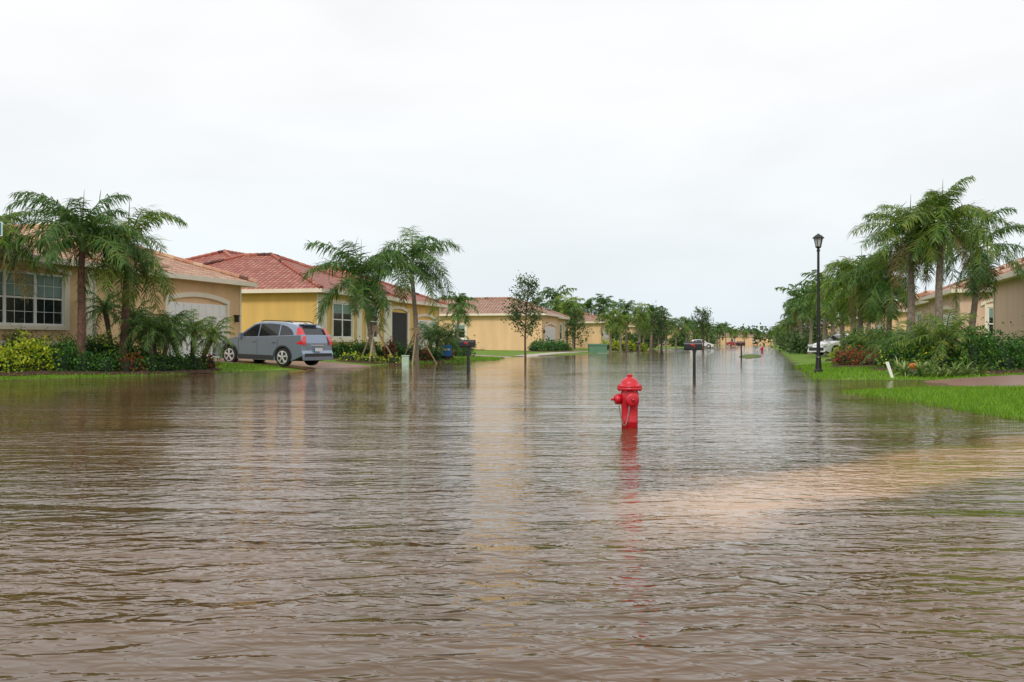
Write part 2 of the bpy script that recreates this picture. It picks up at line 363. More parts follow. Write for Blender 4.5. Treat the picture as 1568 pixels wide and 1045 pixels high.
def arch(mb,O,Rv,N,c,hw,zb,rise,th,n0,n1,k,segs=12):
    pts=[]
    for i in range(segs+1):
        t=-1+2*i/segs; pts.append((c+hw*t,zb+rise*(1-t*t)))
    for i in range(segs):
        (a,za),(b,zbb)=pts[i],pts[i+1]
        O2=Vector(O);R2=Vector(Rv);N2=Vector(N);U=Vector((0,0,1));vs=[]
        for n in (n0,n1):
            for r,z in ((a,za),(b,zbb),(b,zbb+th),(a,za+th)): vs.append(tuple(O2+R2*r+N2*n+U*z))
        mb.add(vs,[(0,1,2,3),(7,6,5,4),(0,4,5,1),(1,5,6,2),(2,6,7,3),(3,7,4,0)],k)
def window(mb,O,Rv,N,r0,r1,z0,z1,cols=2,rows=2,blind=0.0,surround=True,mun=True):
    g=0.07
    if surround:
        fbox(mb,O,Rv,N,r0-0.16,r0,z0-0.12,z1+0.16,0.0,0.10,'trim'); fbox(mb,O,Rv,N,r1,r1+0.16,z0-0.12,z1+0.16,0.0,0.10,'trim')
        fbox(mb,O,Rv,N,r0,r1,z1,z1+0.16,0.0,0.10,'trim'); fbox(mb,O,Rv,N,r0-0.22,r1+0.22,z0-0.26,z0-0.12,0.0,0.14,'trim'); fbox(mb,O,Rv,N,r0,r1,z0-0.12,z0,0.0,0.08,'trim')
    fbox(mb,O,Rv,N,r0,r1,z0,z1,0.003,0.012,'glass')
    if blind>0: fbox(mb,O,Rv,N,r0+.02,r1-.02,z1-(z1-z0)*blind,z1-.02,0.013,0.017,'blind')
    fbox(mb,O,Rv,N,r0,r0+g,z0,z1,0.018,0.06,'white'); fbox(mb,O,Rv,N,r1-g,r1,z0,z1,0.018,0.06,'white')
    fbox(mb,O,Rv,N,r0+g,r1-g,z0,z0+g,0.018,0.06,'white'); fbox(mb,O,Rv,N,r0+g,r1-g,z1-g,z1,0.018,0.06,'white')
    W=r1-r0;Hh=z1-z0
    for c in range(1,cols):
        x=r0+W*c/cols; fbox(mb,O,Rv,N,x-0.06,x+0.06,z0+g,z1-g,0.018,0.055,'white')
    fbox(mb,O,Rv,N,r0+g,r1-g,z0+Hh*0.52-0.03,z0+Hh*0.52+0.03,0.019,0.050,'white')
    if mun:
        for c in range(cols):
            for q in (1,2):
                x=r0+W*(c+q/3)/cols; fbox(mb,O,Rv,N,x-0.008,x+0.008,z0+g,z1-g,0.0185,0.026,'white')
        for zz in (0.26,0.76): fbox(mb,O,Rv,N,r0+g,r1-g,z0+Hh*zz-0.008,z0+Hh*zz+0.008,0.0187,0.024,'white')
def garage(mb,O,Rv,N,r0,r1,z0,z1):
    fbox(mb,O,Rv,N,r0,r1,z0,z1,0.0,0.02,'white')
    for i in range(4):
        zz=z0+(z1-z0)*i/4
        for j in range(8):
            a=r0+(r1-r0)*j/8
            fbox(mb,O,Rv,N,a+0.06,a+(r1-r0)/8-0.06,zz+0.08,zz+(z1-z0)/4-0.05,0.021,0.04,'white')
    fbox(mb,O,Rv,N,r0-0.2,r0,z0,z1+0.05,0.0,0.10,'trim'); fbox(mb,O,Rv,N,r1,r1+0.2,z0,z1+0.05,0.0,0.10,'trim')
    arch(mb,O,Rv,N,(r0+r1)/2,(r1-r0)/2+0.2,z1,0.28,0.2,0.0,0.11,'trim')
def lantern(mb,O,Rv,N,r,z):
    fbox(mb,O,Rv,N,r-0.08,r+0.08,z,z+0.28,0.05,0.2,'black'); fbox(mb,O,Rv,N,r-0.11,r+0.11,z+0.28,z+0.33,0.0,0.23,'black')
def house(u,Y0,side,blocks,wall,roof,eave=3.9,pitch=0.36,feats=(),name='stucco_house'):
    X0=u+SL*Y0; root=empty(name,(X0,Y0,0),(0,0,YAW))
    w=MB();r=MB();t=MB()
    for bl in blocks:
        a0,a1,w0,w1=bl[:4]; ev=eave if len(bl)<5 else bl[4]
        y0,y1=sorted((side*w0,side*w1))
        w.box(a0,a1,y0,y1,-0.3,ev-0.02,wall)
        hip(r,a0,a1,y0,y1,ev,pitch,roof)
        yy=side*(w0-0.06); r.box(a1-0.22,a1-0.12,min(yy,yy+side*0.05),max(yy,yy+side*0.05),0.2,ev-0.2,'trim')
    has=False
    for f in feats:
        has=True
        if f[1]=='front': O=(0,side*f[2],0);Rv=(1,0,0);N=(0,-side,0)
        else: O=(f[2],0,0);Rv=(0,side,0);N=(-1,0,0)
        if f[0]=='win': window(t,O,Rv,N,*f[3:])
        elif f[0]=='gar': garage(t,O,Rv,N,*f[3:])
        elif f[0]=='band': fbox(t,O,Rv,N,*f[3:],'trim')
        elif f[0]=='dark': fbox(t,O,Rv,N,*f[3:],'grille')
        elif f[0]=='arch': arch(t,O,Rv,N,*f[3:],'trim')
        elif f[0]=='lamp': lantern(t,O,Rv,N,*f[3:])
    w.build('walls',root); r.build('roof',root)
    if has: t.build('windows_doors_trim',root)
    return root
def aY(Y,Y0): return (Y-Y0)/0.970
Y0=18.0; A=lambda Y:aY(Y,Y0)
house(-24,Y0,1,[(0,A(35.9),0.0,13.0),(A(35.95),A(46.6),0.35,15.0)],'tan','roofA',3.88,0.36,[
 ('win','front',0.0,A(30.2),A(34.2),1.62,3.36,3,2,0.45,False,True),
 ('band','front',0.0,A(30.0),A(34.4),1.48,1.62,0,0.14),
 ('band','front',0.0,A(29.9),A(30.2),1.62,3.36,0,0.10),('band','front',0.0,A(34.2),A(34.45),1.62,3.36,0,0.10),
 ('arch','front',0.0,A(32.2),2.35,3.36,0.22,0.14,0,0.16),
 ('band','front',0.0,0.0,A(35.9),0.95,1.12,0,0.07),
 ('band','front',0.0,A(35.35),A(35.9),0.3,3.65,0,0.06),
 ('win','front',0.0,A(24),A(27.5),1.62,3.30,2,2,0.45,True,True),
 ('gar','front',0.35,A(40.7),A(45.2),0.3,2.75),
 ('lamp','front',0.35,A(46.0),2.0)])
Y0=53.8; B=lambda Y:aY(Y,Y0)
house(-24,Y0,1,[(0,B(64.6),0.0,13.0),(B(64.65),B(76),0.6,17.0),(2.0,B(72),4.0,17.0,4.15)],'yellow','roofB',3.95,0.40,[
 ('win','front',0.0,B(55.7),B(58.3),1.35,3.3,2,2,0.3,True,False),
 ('band','front',0.0,B(53.8),B(54.9),0.2,3.72,0,0.08),
 ('band','front',0.0,B(59.0),B(59.7),0.2,3.72,0,0.08),
 ('win','front',0.0,B(60.5),B(62.2),1.35,3.3,1,2,0.3,True,False),
 ('band','front',0.0,B(63.2),B(64.6),0.2,3.72,0,0.08),
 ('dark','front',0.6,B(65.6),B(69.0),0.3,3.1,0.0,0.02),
 ('band','front',0.6,B(65.2),B(65.6),0.2,3.4,0,0.1),('band','front',0.6,B(69.0),B(69.4),0.2,3.4,0,0.1),
 ('arch','front',0.6,B(67.3),2.0,3.1,0.25,0.2,0,0.1),
 ('gar','front',0.6,B(70.5),B(75),0.3,2.7)])
def std(u,Y0,side,wall,roof,eave=3.95,L=18,pitch=0.38,D=16):
    return house(u,Y0,side,[(0,L*0.45,0.0,D),(L*0.45+0.05,L,1.2,D-2)],wall,roof,eave,pitch,[
     ('gar','front',0.0,1.4,6.4,0.3,2.7),('lamp','front',0.0,0.6,2.0),
     ('win','front',1.2,L*0.6,L*0.6+1.8,1.4,3.2,2,2,0.4,True,False),('win','front',1.2,L*0.82,L*0.82+1.4,1.4,3.2,1,2,0.4,True,False),
     ('win','side',0.0,D*0.5,D*0.5+1.2,1.5,2.9,1,2,0.3,True,False)])
std(-22,100,1,'peach','roofC',4.0)
std(-22,137,1,'tan','roofC')
k=0
for Yh in (170,196,222,250,280,312,350):
    std(-22,Yh,1,['peach','yellow','tan'][k%3],['roofA','roofC','roofD'][k%3]); k+=1
house(11,26.0,-1,[(0,aY(47,26),0.0,14)],'pink','roofD',4.0,0.36,[
 ('gar','front',0.0,aY(31,26),aY(36,26),0.3,2.75),('band','front',0,0,aY(47,26),0.7,0.82,0,0.05)])
house(11,55.0,-1,[(0,aY(65,55),0.0,15),(aY(65.1,55),aY(77,55),0.8,15)],'pink','roofD',4.0,0.40,[
 ('gar','front',0.0,1.6,6.4,0.3,2.75),('win','side',0.0,1.4,2.9,1.1,3.0,1,2,0.3,True,False),('arch','side',0.0,2.15,1.1,3.05,0.35,0.2,0,0.12),
 ('win','front',0.8,aY(67.5,55),aY(70,55),1.3,3.2,2,2,0.3,True,False),('win','front',0.8,aY(73,55),aY(75,55),1.3,3.2,2,2,0.3,True,False)])
for Yh in (88,112,137,163,190,218,248,280,314,350):
    std(11,Yh,-1,['tan','peach','pink'][k%3],['roofD','roofA','roofC'][k%3]); k+=1
for px,Y in ((1152,430),(1120,450),(1185,460),(1085,440),(1215,470)):
    X=PX(px,Y); std(X-SL*Y,Y,1,'peach','roofC',L=14)
# ------------------------------------------------------------ foliage
def norm(a): return a/np.maximum(np.linalg.norm(a,axis=-1,keepdims=True),1e-9)
def leaf_quads(mb,C,size,k,up=0.3,aspect=0.5):
    n=len(C); d=norm(np.random.normal(0,1,(n,3))+np.array([0,0,up])); q=norm(np.cross(d,np.random.normal(0,1,(n,3))))
    s=size*np.random.uniform(0.6,1.3,(n,1))
    a=C-d*s*0.5; b=C+q*s*aspect*0.5; c=C+d*s*0.5; e=C-q*s*aspect*0.5
    V=np.stack([a,b,c,e],1).reshape(-1,3); mb.add(V,np.arange(4*n).reshape(-1,4),k)
def blob(c,r,n,inner=0.55):
    d=norm(np.random.normal(0,1,(n,3))); rr=np.random.uniform(inner,1.05,(n,1))
    a=np.arctan2(d[:,1],d[:,0]); lump=1+0.18*np.sin(3*a+c[0]*7)+0.15*np.sin(5*d[:,2]*2+c[1]*5+a*2)
    return np.array(c)+d*rr*np.array(r)*lump[:,None]
def shrub(name,lumps,size,k,dens=1.0,aspect=0.55,inner=0.6,mixk=None):
    m=MB()
    for (x,y,r,rzv) in lumps:
        z=hz(x,y)+rzv*0.45
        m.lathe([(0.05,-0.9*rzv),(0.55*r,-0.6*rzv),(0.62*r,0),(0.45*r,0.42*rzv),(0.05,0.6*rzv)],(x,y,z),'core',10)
        m.lathe([(r*1.35,-0.45*rzv-0.05),(r*1.2,-0.45*rzv+0.045),(0.05,-0.45*rzv+0.08)],(x,y,z),'mulch',12)
        n=int(560*dens*r*rzv/0.25*(0.08/size)**1.2)
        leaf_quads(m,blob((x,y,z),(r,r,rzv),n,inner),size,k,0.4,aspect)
        if random.random()<0.5: leaf_quads(m,np.array((x,y,z+rzv*0.7))+np.random.normal(0,1,(n//12,3))*np.array((r*.5,r*.5,rzv*.35)),size,k,1.0,aspect)
        if mixk: leaf_quads(m,blob((x,y,z),(r,r,rzv),n//5,0.9),size,mixk,0.4,aspect)
    return m.build(name)
def ribbon(mb,pts,w0,w1,side,k):
    vs=[];n=len(pts)
    for i,p in enumerate(pts):
        w=(w0+(w1-w0)*i/(n-1))/2; vs+= [tuple(p-side*w),tuple(p+side*w)]
    mb.add(vs,[(2*i,2*i+1,2*i+3,2*i+2) for i in range(n-1)],k)
def frond(mb,c,az,e0,droop,L,nl,lw,k,ll=0.28,hang=0.55,rng=None,jit=0.22):
    N=14; t=np.linspace(0,1,N+1); p=e0-droop*t**1.3
    az2=az+rng.normal(0,0.3)*t
    T=np.stack([np.cos(p)*np.cos(az2),np.cos(p)*np.sin(az2),np.sin(p)],-1)
    hx=math.cos(az);hy=math.sin(az)
    pts=np.array(c)+np.concatenate([[[0,0,0]],np.cumsum((T[:-1]+T[1:])*0.5*L/N,0)])
    mb.tube([tuple(q) for q in pts[::2]],list(np.linspace(0.024,0.005,len(pts[::2]))),'rachis',4,False)
    S=np.array([-hy,hx,0.0])
    tt=np.linspace(0.12,1.0,nl)
    pos=np.stack([np.interp(tt,t,pts[:,i]) for i in range(3)],-1)
    TT=norm(np.stack([np.interp(tt,t,T[:,i]) for i in range(3)],-1))
    ln=L*ll*np.sin(np.pi*(0.16+0.72*tt))**0.7
    for sd in (1,-1):
        j=rng.normal(0,jit,(nl,3))
        d=norm(S*sd*0.9+TT*(0.30+0.6*tt[:,None])+np.array([0,0,-hang])*rng.uniform(-0.5,1.2,(nl,1))+j)
        l=(ln*rng.uniform(0.7,1.15,nl))[:,None]
        a=pos; b=a+d*l*0.45; d2=norm(d+np.array([0,0,-1.0])*rng.uniform(0.2,1.3,(nl,1))); c2=b+d2*l*0.55
        w=TT*lw*0.5
        V=np.stack([a-w*0.6,a+w*0.6,b+w,b-w,c2+w*0.25,c2-w*0.25],1).reshape(-1,3)
        base=np.arange(nl)[:,None]*6
        f=np.concatenate([base+np.array([0,1,2,3]),base+np.array([3,2,4,5])],0)
        mb.add(V,f,k)
def palm_mesh(H,r,fl,nf,seed,k='palm',tk='trunk',lean=(0,0),nl=58,lw=0.038,emin=-25,spear=True,shaft=0.7,ll=0.29,hang=0.5,dead=1,dr0=(75,130)):
    rng=np.random.RandomState(seed); m=MB()
    n=30; pts=[];rad=[]
    for i in range(n+1):
        t=i/n; pts.append((lean[0]*t**1.5+0.03*math.sin(t*7+seed),lean[1]*t**1.5,-0.3+(H+0.3)*t))
        rr=r*(1.3-0.5*t+0.3*math.exp(-t*8)); rad.append(rr*(1+0.07*(i%2)))
    m.tube(pts,rad,tk,9)
    top=np.array(pts[-1])
    if shaft>0: m.tube([tuple(top-[0,0,0.03]),tuple(top+[0,0,shaft*0.3]),tuple(top+[0,0,shaft])],[r*0.95,r*1.02,r*0.4],'shaft',8)
    c=top+[0,0,shaft*0.8]
    for i in range(nf):
        t=i/(nf-1); az=i*2.39996+rng.normal(0,0.4)
        e0=math.radians(85-(85-emin)*t**0.9+rng.normal(0,9)); dr=math.radians(rng.uniform(*dr0)*(1-0.35*t))
        kk='dead' if i>=nf-dead else k
        frond(m,c+np.array([0,0,-0.15*t]),az,e0,dr,fl*rng.uniform(0.75,1.12)*(0.85+0.25*math.sin(t*3)),nl,lw,kk,ll,hang,rng=rng)
    if spear:
        m.tube([tuple(c),tuple(c+[0.02,0,fl*0.35]),tuple(c+[0.05,0.02,fl*0.62])],[0.03,0.02,0.004],'rachis',5)
    return m
def palm(x,y,name='palm_tree',stakes=False,z=None,**kw):
    m=palm_mesh(**kw)
    if stakes:
        for a in (0.4,2.5,4.6):
            m.tube([(1.1*math.cos(a),1.1*math.sin(a),-0.1),(0.05*math.cos(a),0.05*math.sin(a),1.7)],[0.04,0.04],'stake',5)
        m.tube([(0,0,1.5),(0,0,1.8)],[0.16,0.16],'stake',8)
    return m.build(name,loc=(x,y,hz(x,y) if z is None else z))
palm(PX(122,30.5),30.5,H=3.75,r=0.11,fl=2.25,nf=27,seed=5,shaft=0.6,lean=(0.10,0),emin=-22)
palm(PX(187,32.5),32.5,H=3.7,r=0.11,fl=2.4,nf=25,seed=11,shaft=0.6,lean=(0.22,0),emin=-50,hang=0.6,k='palmY')
palm(PX(-52,29.5),30.6,H=3.6,r=0.12,fl=2.2,nf=22,seed=14,shaft=0.5,emin=-35,k='palmY',dead=4)
palm(PX(574,48),48,H=3.7,r=0.10,fl=2.9,nf=23,seed=21,tk='trunkg',shaft=0.6,lean=(-0.7,0),stakes=True,lw=0.05,hang=0.7,emin=-30)
palm(PX(638,50),50,H=4.6,r=0.11,fl=3.0,nf=23,seed=36,tk='trunkg',shaft=0.7,lean=(-0.2,0),stakes=True,lw=0.05,hang=0.7,emin=-35)
palm(PX(1394,36),36,H=4.1,r=0.12,fl=2.3,nf=28,seed=41,k='palmY',tk='trunkg',shaft=0.8,emin=-30,dead=3)
palm(PX(1436,35),35,H=4.4,r=0.12,fl=2.35,nf=28,seed=44,k='palmY',tk='trunkg',shaft=0.8,lean=(0.12,0),emin=-30,dead=2)
palm(PX(1486,39),39,H=3.9,r=0.11,fl=2.5,nf=25,seed=47,k='palm',tk='trunkg',shaft=0.7,lean=(0.3,0),emin=-45)
palm(PX(1318,45),45,H=3.3,r=0.11,fl=2.4,nf=27,seed=50,k='palmY',tk='trunkg',shaft=0.6,emin=-50,dead=4)
palm(PX(1362,43),43,H=3.3,r=0.11,fl=2.4,nf=25,seed=52,k='palm',tk='trunkg',shaft=0.6,emin=-50,dead=2)
def date_cluster(x,y,n,H,fl,seed,k='palm',name='pygmy_date_palm',sp=0.5):
    rng=np.random.RandomState(seed); m=MB()
    for q in range(n):
        a=2*math.pi*q/n+rng.uniform(0,1); lx,ly=sp*math.cos(a)*rng.uniform(.7,1.4),sp*math.sin(a)
        h=H*rng.uniform(0.75,1.1)
        pts=[(lx*0.2+lx*t*0.9,ly*0.2+ly*t,-0.2+(h+0.2)*t) for t in (0,.25,.5,.75,1)]
        m.tube(pts,[0.10,0.085,0.08,0.085,0.10],'bark',8)
        for i in range(20):
            t=i/19; frond(m,np.array(pts[-1]),i*2.4+q,math.radians(80-105*t),math.radians(rng.uniform(60,100)),fl*rng.uniform(.75,1.1),30,0.026,k,0.25,0.35,rng)
    return m.build(name,loc=(x,y,hz(x,y)))
date_cluster(PX(240,33),33,3,1.5,1.1,2,k='palm')
date_cluster(PX(292,35),35,3,1.4,1.0,3,sp=0.6,k='palmY')
date_cluster(PX(176,34.5),34.8,2,1.8,1.1,9)
date_cluster(PX(1450,31),31,3,0.9,1.35,4,k='palmY',sp=0.5)
date_cluster(PX(1395,33),33,2,0.7,1.3,6,k='palm',sp=0.5)
date_cluster(PX(665,56),56,3,1.3,1.6,7,k='palm',sp=0.6)
date_cluster(PX(1345,40),40,3,0.6,1.2,8,k='palmY',sp=0.6)
var=[palm_mesh(4.0,0.12,2.3,20,60+i,['palm','palmY','palm'][i],'trunkg',nl=24,lw=0.10,shaft=0.6,emin=-40,ll=0.3,lean=(0.3*(i-1),0)).build('palm_tree',loc=(PX(960,115)+i*2.2,115+i*6,0.3)) for i in range(3)]
def far_palm(px,Y,s=1.0,i=None):
    v=var[random.randrange(3) if i is None else i]
    o=bpy.data.objects.new('palm_tree',v.data); scene.collection.objects.link(o)
    x=PX(px,Y); o.location=(x,Y,max(hz(x,Y),0)); o.rotation_euler=(0,0,random.uniform(0,6.28)); o.scale=(s,s,s*random.uniform(0.8,1.15))
for px,Y,s in ((950,112,0.8),(935,100,0.85),(985,128,0.9),(868,128,1.25),(878,130,1.2),(822,135,1.35),(850,140,1.35),(925,150,1.3),(903,150,1.2),
    (1035,150,0.95),(1020,165,1.0),(1050,180,1.0),(1072,200,0.9),(1098,230,1.0),(1112,260,1.0),(1125,290,1.0),(1060,240,1.2),
    (1240,80,1.0),(1228,95,1.0),(1262,68,1.0),(1290,60,0.95),(1218,115,1.05),(1210,135,1.05),(1306,58,0.9),(1252,105,1.35),(1203,165,1.0),(1198,200,1.0),(1194,240,1.0),(1275,85,1.25),(1305,75,1.25),(1192,300,1.1),(1330,64,1.0),
    (1008,135,0.6),(1290,95,1.3),(1235,130,1.3),(700,92,0.9),(1080,300,1.2),(1140,400,1.2),(1160,420,1.2),(1180,380,1.2),(1086,215,1.1),(1102,330,1.3),(1120,350,1.2),(1187,330,1.2),(1225,150,1.3),(1214,190,1.3)):
    far_palm(px,Y,s)
def tree(x,y,H,cr,seed,nleaf=1500,size=0.14,trunk=0.05,name='oak_tree',start=0.35):
    rng=np.random.RandomState(seed); m=MB(); tips=[]
    hh=lambda t:(0.12*math.sin(t*4+seed)*t,0.1*math.cos(t*3)*t,-0.5+(H*0.95+0.5)*t)
    pts=[hh(t) for t in np.linspace(0,1,12)]
    m.tube(pts,list(np.linspace(trunk*1.3,trunk*0.18,12)),'bark',7)
    nb=26
    for i in range(nb):
        t=start+(0.97-start)*i/nb; b=np.array(hh(t)); az=i*2.4+rng.normal(0,.3); el=math.radians(rng.uniform(25,60))
        L=cr*(1.1-0.75*abs((t-start)/(1-start)-0.3))*rng.uniform(.6,1.15)
        d=np.array([math.cos(az)*math.cos(el),math.sin(az)*math.cos(el),math.sin(el)])
        mid=b+d*L*0.5; e=b+d*L+np.array([0,0,0.1*L])
        m.tube([tuple(b),tuple(mid),tuple(e)],[trunk*0.35,trunk*0.22,trunk*0.08],'bark',5)
        for q in np.linspace(0.35,1.0,5): tips.append(b+(e-b)*q)
        for s_ in range(3):
            d3=norm(d+rng.normal(0,0.6,3)); e2=mid+d3*L*0.55; m.tube([tuple(mid),tuple(e2)],[trunk*0.15,trunk*0.05],'bark',4); tips.append(e2); tips.append((e2+mid)/2)
    tips=np.array(tips); C=tips[rng.randint(0,len(tips),nleaf)]+rng.normal(0,cr*0.11,(nleaf,3))
    leaf_quads(m,C,size,'tree',0.2,0.45)
    return m.build(name,loc=(x,y,max(hz(x,y),0)))
tree(PX(805,57),57,4.7,1.35,4,2300,0.16,0.06,start=0.34)
tree(PX(1012,118),118,4.5,1.6,6,1500,0.25,0.08)
tree(PX(1077,150),150,6,2.0,7,1500,0.3,0.1)
tree(PX(1000,140),140,5.5,2.3,8,1800,0.3,0.1,start=0.2)
tree(PX(1250,120),120,7,3.0,9,2500,0.35,0.12,start=0.2)
tree(PX(880,120),120,4.5,1.8,12,1500,0.28,0.08,start=0.2)
m=MB(); rng=np.random.RandomState(9)
def lump(px,Y,r,h,n=260,size=0.6):
    x=PX(px,Y); P_=blob((x,Y,h*0.5),(r,r,h*0.55),n,0.3); leaf_quads(m,P_,size,'tree',0.2,0.7)
for i in range(140):
    Y=rng.uniform(150,420); side=rng.choice([-1,1]); u=(-17-rng.uniform(0,16)) if side<0 else (6+rng.uniform(0,16))
    x=u+SL*Y; lump(784+x/Y*F,Y,rng.uniform(1.2,3),rng.uniform(2,5.5))
for i in range(60):
    lump(rng.uniform(1000,1330),rng.uniform(420,560),rng.uniform(4,9),rng.uniform(4,10),300,1.4)
for i in range(60):
    lump(rng.uniform(1206,1265),rng.uniform(80,150),rng.uniform(.8,1.6),rng.uniform(1.0,2.5),260,0.3)
m.build('distant_trees')
def row(p0,p1,n,r,h,j=0.25):
    return [(p0[0]+(p1[0]-p0[0])*i/(n-1)+random.uniform(-j,j),p0[1]+(p1[1]-p0[1])*i/(n-1)+random.uniform(-j,j),r*random.uniform(.8,1.2),h*random.uniform(.75,1.2)) for i in range(n)]
shrub('croton_bush',row((PX(-10,28.6),28.7),(PX(62,29.6),29.6),10,0.42,0.62,0.15),0.11,'lime',1.4,0.6)
shrub('hedge',row((PX(80,29.8),29.8),(PX(130,30.5),30.4),6,0.38,0.55,0.15),0.085,'hedge',1.1)
shrub('hedge',row((PX(120,30.5),30.4),(PX(305,35),34.4),22,0.40,0.42,0.2),0.085,'hedge',1.1)
shrub('hedge',row((PX(0,31),31.6),(PX(230,35),34.8),18,0.42,0.7,0.2),0.09,'hedge',1.0,mixk='lime')
shrub('red_shrub',row((PX(195,31.6),31.6),(PX(235,33),32.6),4,0.25,0.4,0.1),0.1,'red',1.0)
shrub('red_shrub',row((PX(314,35),35),(PX(322,35.5),35.5),2,0.28,0.5,0.05),0.1,'red',1.0)
shrub('hedge',row((PX(505,50),50),(PX(665,54),54),24,0.45,0.55,0.35),0.12,'hedge',1.2)
shrub('hedge',row((PX(530,47),47),(PX(600,48),48),10,0.4,0.3,0.35),0.12,'lime',0.6)
shrub('red_shrub',row((PX(655,53),53),(PX(690,58),58),5,0.35,0.55,0.2),0.13,'red',1.0)
shrub('red_shrub',row((PX(592,50),50),(PX(600,50),50),2,0.25,0.75,0.1),0.13,'red',1.0)
shrub('hedge',row((PX(690,62),62),(PX(712,66),66),5,0.6,0.8,0.3),0.15,'hedge',1.0)
shrub('hedge',row((PX(820,94),94),(PX(860,104),104),10,0.7,0.7,0.3),0.2,'hedge',1.0)
shrub('hedge',row((PX(930,118),118),(PX(985,128),128),12,0.8,0.8,0.5),0.25,'lime',0.8)
shrub('hedge',row((PX(720,98),102),(PX(815,100),103),14,0.5,0.6,0.3),0.2,'hedge',1.0)
shrub('red_shrub',row((PX(1290,38),38),(PX(1345,36),36),8,0.42,0.42,0.2),0.11,'red',1.2,0.4,0.55,'hedge')
shrub('hedge',row((PX(1296,44),44),(PX(1380,42),42),14,0.5,0.85,0.25),0.11,'hedge',1.2)
shrub('hedge',row((PX(1276,50),50),(PX(1340,50),50),9,0.5,0.55,0.25),0.12,'lime',0.8)
shrub('hedge',row((PX(1480,30),30),(PX(1560,31),31),11,0.5,0.75,0.2),0.10,'hedge',1.2)
shrub('hedge',row((PX(1365,31.5),31.5),(PX(1500,30),30),14,0.45,0.5,0.2),0.10,'hedge',1.1,mixk='lime')
shrub('hedge',row((PX(1540,30),33),(PX(1660,30),32),8,0.6,0.7,0.2),0.10,'hedge',1.1)
def spiky(x,y,L,n,seed,name='bromeliad'):
    rng=np.random.RandomState(seed); m=MB()
    for i in range(n):
        az=rng.uniform(0,6.28); e=math.radians(rng.uniform(20,80)); pts=[np.zeros(3)];p=e
        for s_ in range(4):
            pts.append(pts[-1]+np.array([math.cos(az)*math.cos(p),math.sin(az)*math.cos(p),math.sin(p)])*L/4*rng.uniform(.8,1.1)); p-=0.35
        ribbon(m,pts,0.075,0.008,np.array([-math.sin(az),math.cos(az),0]),'spiky')
    return m.build(name,loc=(x,y,hz(x,y)+0.03))
for i,(px,Y,L) in enumerate(((1385,29,0.6),(1410,28.6,0.65),(1440,28.3,0.6),(1462,28.2,0.7),(1425,29.4,0.7),(1478,28.6,0.6),(1375,30,0.6),(1500,28.6,.55))):
    spiky(PX(px,Y),Y,L*1.1,40,i)
# ------------------------------------------------------------ fire hydrant
def hydrant(x,y,rot=0.0):
    r=empty('fire_hydrant',(x,y,0),(0,0,rot))
    b=MB()
    b.lathe([(0.10,-0.4),(0.10,0.06),(0.104,0.065),(0.104,0.09),(0.10,0.10),(0.101,0.26),(0.112,0.30),(0.112,0.42),(0.104,0.45),(0.106,0.465),(0.150,0.468),(0.155,0.475),(0.155,0.492),(0.150,0.498),(0.150,0.502),(0.155,0.506),(0.155,0.52),(0.146,0.526),(0.122,0.53),(0.112,0.56),(0.095,0.59),(0.065,0.615),(0.036,0.625)],(0,0,0),'hred',32)
    b.build('barrel_and_bonnet',r,True,bevel=0)
    n=MB(); n.lathe([(0.034,0.60),(0.036,0.655),(0.028,0.662)],(0,0,0),'hred',5)
    for j in range(8):
        a=j*math.pi/4+0.2; n.lathe([(0.013,0.455),(0.013,0.535)],(0.138*math.cos(a),0.138*math.sin(a),0),'hred',6)
    n.build('nuts',r)
    c=MB()
    for ax_,s_,rr,ln in (('x',-1,0.05,0.165),('y',-1,0.066,0.15)):
        z=0.355
        prof=[(rr,0.06),(rr,ln*0.7),(rr*1.28,ln*0.72),(rr*1.3,ln*0.95),(rr*1.22,ln*1.08),(rr*0.9,ln*1.14),(0.02,ln*1.16)]
        c.lathe([(a,b_*s_) for a,b_ in prof],(0,0,z),'hred',20,ax_)
        c.lathe([(0.02,ln*1.1*s_),(0.02,(ln*1.1+0.05)*s_)],(0,0,z),'hred',5,ax_)
    c.build('nozzle_caps',r,True)
    h=MB(); pts=[]
    for i in range(19):
        t=i/18; pts.append((-0.165+0.135*t,-0.13-0.01*math.sin(t*3),0.30-0.26*math.sin(math.pi*t)**0.8))
    for i in range(18):
        a,b_=Vector(pts[i]),Vector(pts[i+1]); h.tube([a,b_],[0.007+0.002*(i%2)]*2,'chain',5)
    h.build('chain',r)
    return r
hydrant(PX(964,12.3),12.3,0.12)
hydrant(PX(1167,104),104,0)
# ------------------------------------------------------------ mailboxes
def mailbox(x,y,H=1.05,rot=0.0):
    r=empty('mailbox',(x,y,0),(0,0,YAW-math.pi/2+rot))
    b=MB(); b.box(-0.045,0.045,-0.045,0.045,-0.4,H-0.22,'black')
    b.box(-0.06,0.06,-0.06,0.06,H-0.26,H-0.235,'black')
    b.box(-0.30,0.22,-0.035,0.035,H-0.234,H-0.19,'black'); b.build('post',r,bevel=0.006)
    m=MB(); n=10; prof=[(-0.10,0),( -0.10,0.12)]+[(-0.10*math.cos(a),0.12+0.10*math.sin(a)) for a in np.linspace(0.2,math.pi-0.2,n)]+[(0.10,0.12),(0.10,0)]
    N=len(prof); vs=[(x_,p[0],p[1]+H-0.188) for x_ in (-0.30,0.24) for p in prof]
    m.add(vs,[(i,(i+1)%N,N+(i+1)%N,N+i) for i in range(N)]+[tuple(range(N))[::-1],tuple(range(N,2*N))],'black'); m.build('box',r)
    f=MB(); f.box(-0.10,0.0,-0.118,-0.104,H-0.09,H-0.05,'tail'); f.box(0.001,0.018,-0.116,-0.104,H-0.15,H-0.05,'tail'); f.build('flag',r)
mailbox(PX(717,34),34,1.12); mailbox(PX(1063,30),30,1.06); mailbox(PX(1135,62),62,1.1); mailbox(PX(977,104),104,1.1)
